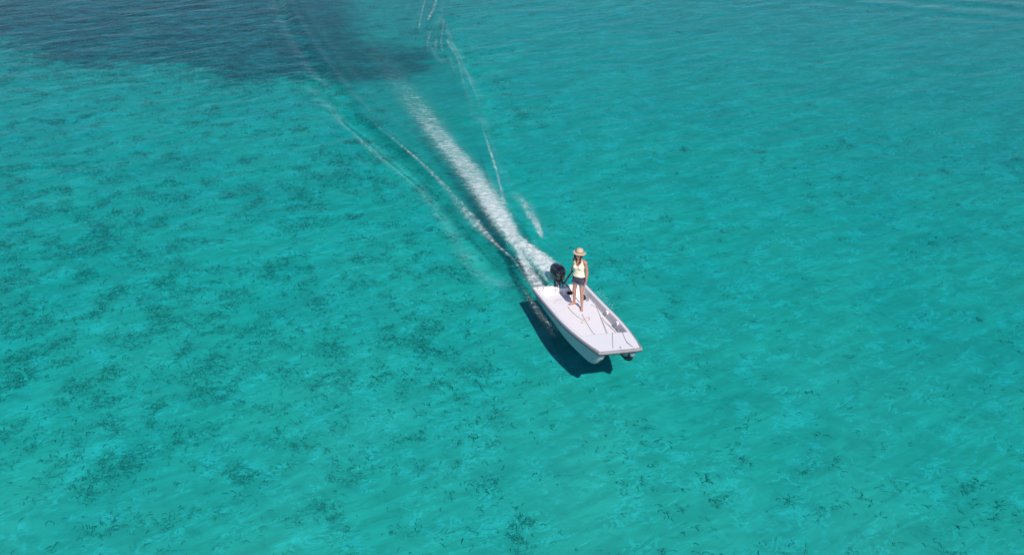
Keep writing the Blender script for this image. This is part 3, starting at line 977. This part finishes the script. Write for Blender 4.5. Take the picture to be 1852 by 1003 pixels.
# ------------------------------------------------------------------ ropes lying in the boat
def on_boat(px, py, w):
    A = at(px, py, 5.0); B2 = at(px, py, -5.0)
    a = (np.array([*A, 5.0]) - BO) @ BM; b = (np.array([*B2, -5.0]) - BO) @ BM
    t = (w - a[2]) / (b[2] - a[2]); q = a + (b - a) * t
    return q


def rope(pix_pts, label, mat, r=.0075, taut=()):
    P = []
    for i, p in enumerate(pix_pts):
        w = FLOOR
        for _ in range(4):
            q = on_boat(p[0], p[1], w); w = deck_z(q[0], q[1]) + r * .9
        if len(p) > 2: q = on_boat(p[0], p[1], w + p[2])
        P.append(Vector((q[0], q[1], q[2])))
    Q = catmull(P, 10)
    c = Q[0].copy()
    for q in Q:
        q.z = max(q.z, deck_z(q.x, q.y) + r * .8)
    bm = bmesh.new(); tube(bm, Q, r, 6, 0)
    o = empty("rope", Wb((c.x, c.y, c.z - r)).tolist(), BROT)
    bmesh.ops.translate(bm, verts=bm.verts[:], vec=-Vector((c.x, c.y, c.z - r)))
    bm_obj("strand", bm, mat, o, smooth=True)
    return tag(o, label, "rope", "ropes lying in the skiff")


rope([(1109, 630), (1104, 616), (1098, 600, .04), (1092, 586, .02), (1085, 570), (1079, 556), (1074, 545)], "long grey rope running aft from the middle of the bow along the floor", ROPE)
rope([(1146, 628), (1133, 617), (1117, 604, .03), (1105, 591, .02), (1094, 581), (1089, 574)], "grey rope from the port bow corner slanting across the foredeck", ROPE)
rope([(1027, 554), (1033, 562), (1042, 570), (1050, 576), (1061, 580), (1066, 577), (1064, 573), (1056, 578), (1052, 584), (1060, 582)], "tan rope tangled in loops on the floor before her feet", ROPE2, .009)
rope([(1053, 568), (1058, 578), (1065, 590), (1073, 602), (1078, 605)], "thin rope going straight forward from her feet to the foredeck step", ROPE, .008)
rope([(1002, 548), (1008, 542), (1015, 541), (1021, 540)], "short piece of rope on the white deck behind the port side of the starboard rail", ROPE2, .008)
rope([(990, 517), (998, 521), (1005, 524), (1009, 523)], "thin rope along the stern edge left of the motor", ROPE, .008)
rope([(981, 517), (983, 521), (982, 525), (979, 525), (977, 522)], "small hooked rope end at the rear starboard corner", ROPE, .008)

# ------------------------------------------------------------------ the person
FL = Wb((1.04, .16, FLOOR + .008))
YAW = math.radians(-30)
per = empty("person", FL.tolist(), (0, 0, YAW))
tag(per, "barefoot woman in pale yellow tank top, dark denim shorts and straw hat standing in skiff", "person")
Rz = Matrix.Rotation(-YAW, 3, 'Z')


def loc(wp):
    return Rz @ (Vector(wp) - Vector(FL))


def remesh(bm, voxel, smooth=3, fac=.5):
    bmesh.ops.recalc_face_normals(bm, faces=bm.faces[:])
    me = bpy.data.meshes.new("tmp"); bm.to_mesh(me); bm.free()
    o = bpy.data.objects.new("tmp", me); C.objects.link(o)
    r = o.modifiers.new("r", 'REMESH'); r.mode = 'VOXEL'; r.voxel_size = voxel
    if smooth:
        s = o.modifiers.new("s", 'SMOOTH'); s.iterations = smooth; s.factor = fac
    dg = bpy.context.evaluated_depsgraph_get()
    res = bpy.data.meshes.new_from_object(o.evaluated_get(dg))
    bpy.data.objects.remove(o); bpy.data.meshes.remove(me)
    return res


def floor_pt(u, v):
    return loc(Wb((u, v, FLOOR + .008)))


RH, RT = floor_pt(.885, .165), floor_pt(.90, -.045)
LH, LT = floor_pt(1.155, .235), floor_pt(1.375, .135)
bm = bmesh.new()
# torso: rings (z, half width, half depth, y)
TOR = [(.82, .150, .098, .015), (.88, .166, .108, .018), (.95, .158, .103, .012), (1.02, .132, .090, .004), (1.08, .120, .083, -.002), (1.15, .126, .088, -.004), (1.22, .140, .098, -.004), (1.30, .150, .098, .002), (1.36, .150, .085, .010), (1.405, .115, .068, .016), (1.435, .06, .055, .016)]
loft(bm, [[Vector((hw * math.cos(t), y + hd_ * math.sin(t), z)) for t in np.linspace(0, 6.2832, 28, endpoint=False)] for z, hw, hd_, y in TOR])
for s_ in (-1, 1):
    ell(bm, (.066 * s_, -.078, 1.235), (.058, .046, .058))
    ell(bm, (.075 * s_, .075, .87), (.082, .065, .085))
# neck, head (looking down and to her right)
cone(bm, (0, .015, 1.40), (0, -.005, 1.51), .053, .047)
HC = Vector((-.004, -.022, 1.575))
HR = Matrix.Rotation(math.radians(-8), 3, 'Z') @ Matrix.Rotation(math.radians(5), 3, 'X')


def hd(p):
    return HC + HR @ Vector(p)


he = HR.to_euler()
ell(bm, hd((0, .012, .02)), (.073, .092, .088), he, 4)
ell(bm, hd((0, -.022, -.03)), (.058, .066, .072), he, 4)
ell(bm, hd((0, -.062, -.088)), (.026, .022, .020), he)
cone(bm, hd((0, -.088, .008)), hd((0, -.108, -.028)), .008, .013, 10)
for s_ in (-1, 1):
    ell(bm, hd((.030 * s_, -.078, .018)), (.020, .012, .008), he)
    ell(bm, hd((.040 * s_, -.066, -.03)), (.022, .02, .018), he)
    ell(bm, hd((.073 * s_, .012, -.012)), (.010, .018, .030), he)
cone(bm, hd((-.016, -.084, -.052)), hd((.016, -.084, -.052)), .009, .009, 10)


def arm(sh, el, wr, s_):
    cone(bm, (sh[0] * .72, sh[1], sh[2] + .012), sh, .048, .050)
    cone(bm, sh, el, .046, .037); cone(bm, el, Vector(el).lerp(Vector(wr), .35), .037, .038); cone(bm, Vector(el).lerp(Vector(wr), .3), wr, .038, .025)


def hand(wr, dirn, side, curl, thumb_in):
    """palm, four fingers of unequal length bent at the knuckle, and a thumb off the palm's side"""
    d = Vector(dirn).normalized(); sd_ = Vector(side).normalized(); nrm = d.cross(sd_).normalized() * curl[1]
    w0 = Vector(wr)
    for k in (-1, -.33, .33, 1):
        cone(bm, w0 + sd_ * .010 * k, w0 + d * .082 + sd_ * .030 * k, .015, .0125, 10)
    for k, ln in ((-1, .060), (-.33, .072), (.33, .078), (1, .068)):
        a = w0 + d * .086 + sd_ * .031 * k
        d1 = (d + nrm * curl[0] * .5 + sd_ * .06 * k).normalized(); b = a + d1 * ln * .45
        d2 = (d1 + nrm * curl[0]).normalized(); c_ = b + d2 * ln * .33
        d3 = (d2 + nrm * curl[0]).normalized()
        cone(bm, a, b, .0092, .0085, 8); cone(bm, b, c_, .0085, .0078, 8); cone(bm, c_, c_ + d3 * ln * .25, .0078, .0065, 8)
    a = w0 + d * .022 + sd_ * .026 * thumb_in
    b = a + (d * .75 + sd_ * .75 * thumb_in + nrm * .25).normalized() * .042
    c_ = b + (d + sd_ * .25 * thumb_in + nrm * .4).normalized() * .032
    cone(bm, a, b, .0125, .0105, 8); cone(bm, b, c_, .0105, .008, 8)


# left arm hangs straight, right arm reaches back and down to the tiller
shL, elL, wrL = (.168, .015, 1.365), (.212, .035, 1.10), (.222, -.012, .865)
arm(shL, elL, wrL, 1); hand(wrL, (.03, -.12, -1), (.15, -1, .1), (.35, 1), 1)
grip = loc(HAND_T); wrR = grip + Vector((-.02, .0, .085))
shR, elR = (-.165, .025, 1.365), (-.205, .24, 1.17)
arm(shR, elR, wrR, -1)
gd = (Vector(BM @ np.array(hl_loc))); gd.normalize(); gd = Rz @ gd
hand(wrR, (.05, -.02, -1), gd, (1.15, 1), 1)


def leg(hip, knee, ank, heel, toe):
    hip, knee, ank, heel, toe = map(Vector, (hip, knee, ank, heel, toe))
    cone(bm, hip, hip.lerp(knee, .5), .084, .070); cone(bm, hip.lerp(knee, .5), knee, .070, .050)
    calf = knee.lerp(ank, .32) + Vector((0, .012, 0))
    cone(bm, knee, calf, .050, .051); cone(bm, calf, ank, .051, .031)
    f = (toe - heel); n_ = f.normalized(); s_ = n_.cross(Vector((0, 0, 1))).normalized()
    cone(bm, heel + n_ * .03 + Vector((0, 0, .032)), ank, .030, .031, 12)
    cone(bm, heel + n_ * .03 + Vector((0, 0, .028)), heel + n_ * .15 + Vector((0, 0, .022)), .028, .022, 12)
    cone(bm, ank + n_ * .02, heel + n_ * .155 + Vector((0, 0, .024)), .028, .022, 12)
    for k, ln in ((-1, .050), (-.5, .046), (0, .042), (.5, .036), (1, .030)):
        sgn_ = 1 if hip.x > 0 else -1
        a = heel + n_ * .14 + s_ * (.030 * k * -sgn_) * -1 + Vector((0, 0, .018))
        cone(bm, heel + n_ * .09 + s_ * .022 * k * sgn_ + Vector((0, 0, .02)), a, .016, .014, 8)
        cone(bm, a, a + n_ * (ln + .015) + Vector((0, 0, -.006)), .012, .009 if k > -1 else .011, 8)


ankR = RH + (RT - RH).normalized() * .05 + Vector((0, 0, .085)); ankL = LH + (LT - LH).normalized() * .05 + Vector((0, 0, .085))
hipR, hipL = Vector((-.082, .012, .87)), Vector((.082, .012, .87))
kneR = hipR.lerp(ankR, .50) + Vector((-.012, -.03, 0)); kneL = hipL.lerp(ankL, .50) + Vector((.01, -.035, 0))
leg(hipR, kneR, ankR, RH, RT); leg(hipL, kneL, ankL, LH, LT)
body_me = remesh(bm, .0052, 5)
body = link("body", body_me, SKIN, per, smooth=True)

# clothes grown from the body's own surface
bv = np.empty(len(body_me.vertices) * 3, np.float32); body_me.vertices.foreach_get("co", bv); bv = bv.reshape(-1, 3)
bn = np.empty(len(body_me.vertices) * 3, np.float32); body_me.vertices.foreach_get("normal", bn); bn = bn.reshape(-1, 3)
faces = [tuple(p.vertices) for p in body_me.polygons]


def garment(name, mask, off, mat, thick=.004, parent=per, fn=None, sm=6):
    sel = [f for f in faces if all(mask[i] for i in f)]
    ids = sorted({i for f in sel for i in f}); mp_ = {i: k for k, i in enumerate(ids)}
    o_ = off[ids][:, None] if isinstance(off, np.ndarray) else off
    V = bv[ids] + bn[ids] * o_
    if fn is not None: V = fn(V)
    me = bpy.data.meshes.new(name); me.from_pydata(V.tolist(), [], [[mp_[i] for i in f] for f in sel]); me.update()
    b2 = bmesh.new(); b2.from_mesh(me)
    for _ in range(sm): bmesh.ops.smooth_vert(b2, verts=b2.verts[:], factor=.5, use_axis_x=True, use_axis_y=True, use_axis_z=True)
    b2.to_mesh(me); b2.free()
    o = link(name, me, mat, parent, smooth=True)
    if thick:
        s_ = o.modifiers.new("thick", 'SOLIDIFY'); s_.thickness = thick; s_.offset = 1
    return o


x, y, z = bv[:, 0], bv[:, 1], bv[:, 2]
arm_free = (np.abs(x) < .162) & ~((x < -.10) & (y > .13))
front = y < .01
neck_lim = np.where(front, 1.285 + np.clip((np.abs(x) - .02) / .085, 0, 1) ** 1.6 * .16, 1.36 + np.clip((np.abs(x) - .02) / .085, 0, 1) ** 2 * .06)
armhole = np.abs(x) < np.where(z > 1.25, .155 - np.clip((z - 1.25) / .13, 0, 1) * .038, .158)
tk = arm_free & (z > .945) & (z < neck_lim) & armhole & (z < 1.425)
tk_off = .008 + .006 * np.clip((1.15 - z) / .2, 0, 1) + .003 * np.sin(z * 70 + x * 30)
garment("tank_top", tk, tk_off.astype(np.float32), TANK)
sh_ok = ((np.abs(x) < .176) | (z < .80)) & ~((x < -.10) & (y > .13)) & (np.abs(x - np.where(x > 0, .1, -.1)) < .13)
# keep the hanging hand out of the shorts
handm = (np.hypot(x - .222, y + .02) < .062) & (z < .90)
shm = sh_ok & ~handm & (z > .715) & (z < .955)
so_ = (.010 + .016 * np.clip((.86 - z) / .14, 0, 1) + .003 * np.sin(z * 55 + x * 44)).astype(np.float32)
shorts = garment("shorts", shm & (z > .735), so_, DENIM)
garment("hem", shm & (z < .748), so_ + .002, HEMM, parent=shorts)

# hair: cap, ponytail blown to her right, and a lock in front of the shoulder
bm = bmesh.new()
ell(bm, hd((0, .026, .026)), (.082, .090, .090), he, 4)
ell(bm, hd((0, .055, -.05)), (.070, .055, .085), he, 3)
for s_ in (-1, 1):
    cone(bm, hd((.062 * s_, -.02, .03)), hd((.060 * s_, -.022, -.075)), .022, .018)
    cone(bm, hd((.060 * s_, -.022, -.07)), (.055 * s_, -.075, 1.37), .020, .014)
cone(bm, (.05, -.078, 1.40), (.012, -.105, 1.33), .018, .011)
cone(bm, hd((-.03, .07, -.04)), (-.13, .08, 1.50), .040, .044); cone(bm, (-.13, .08, 1.50), (-.175, .085, 1.43), .044, .034); cone(bm, (-.175, .085, 1.43), (-.18, .09, 1.34), .034, .010)
link("hair", remesh(bm, .006, 3), HAIR, per, smooth=True)
for s_ in (-1, 1):
    bm = bmesh.new(); ell(bm, hd((.030 * s_, -.081, .004)), (.013, .008, .0075), he)
    e_ = bm_obj("eye", bm, EYEM, per, smooth=True)
    bm = bmesh.new(); ell(bm, hd((.030 * s_, -.088, .003)), (.006, .003, .006), he, 2)
    bm_obj("iris", bm, IRIS, e_, smooth=True)
bm = bmesh.new(); ell(bm, hd((0, -.092, -.053)), (.022, .006, .008), he)
bm_obj("mouth", bm, LIPM, per, smooth=True)

# straw hat
bm = bmesh.new(); rings = []
prof = [(.0, .128), (.045, .124), (.075, .108), (.090, .075), (.096, .03), (.100, .012), (.125, .006), (.150, .002), (.172, .004), (.173, .0), (.150, -.004), (.120, -.001), (.094, .004), (.088, .03), (.082, .07), (.065, .10), (.03, .116), (.0, .119)]
for r, w in prof:
    ring = []
    for t in np.linspace(0, 6.2832, 40, endpoint=False):
        ww = w + (.010 * math.sin(2 * t + .6) + .004 * math.sin(5 * t)) * max(0, (r - .1) / .09)
        ring.append((max(r, .0005) * math.cos(t), max(r, .0005) * 1.05 * math.sin(t), ww))
    rings.append(ring)
HTR = Matrix.Rotation(math.radians(5), 3, 'Y') @ Matrix.Rotation(math.radians(-14), 3, 'X') @ HR
htc = hd((0, .012, .052))
loft(bm, [[htc + HTR @ Vector(p) for p in ring] for ring in rings])
hat = bm_obj("hat", bm, STRAW, per, smooth=True)
bm = bmesh.new()
loft(bm, [[htc + HTR @ Vector((r * math.cos(t), r * 1.05 * math.sin(t), w)) for t in np.linspace(0, 6.2832, 40, endpoint=False)] for r, w in ((.1005, .014), (.1035, .015), (.1005, .040), (.0975, .040))])
bm_obj("hat_band", bm, BAND, hat, smooth=True)
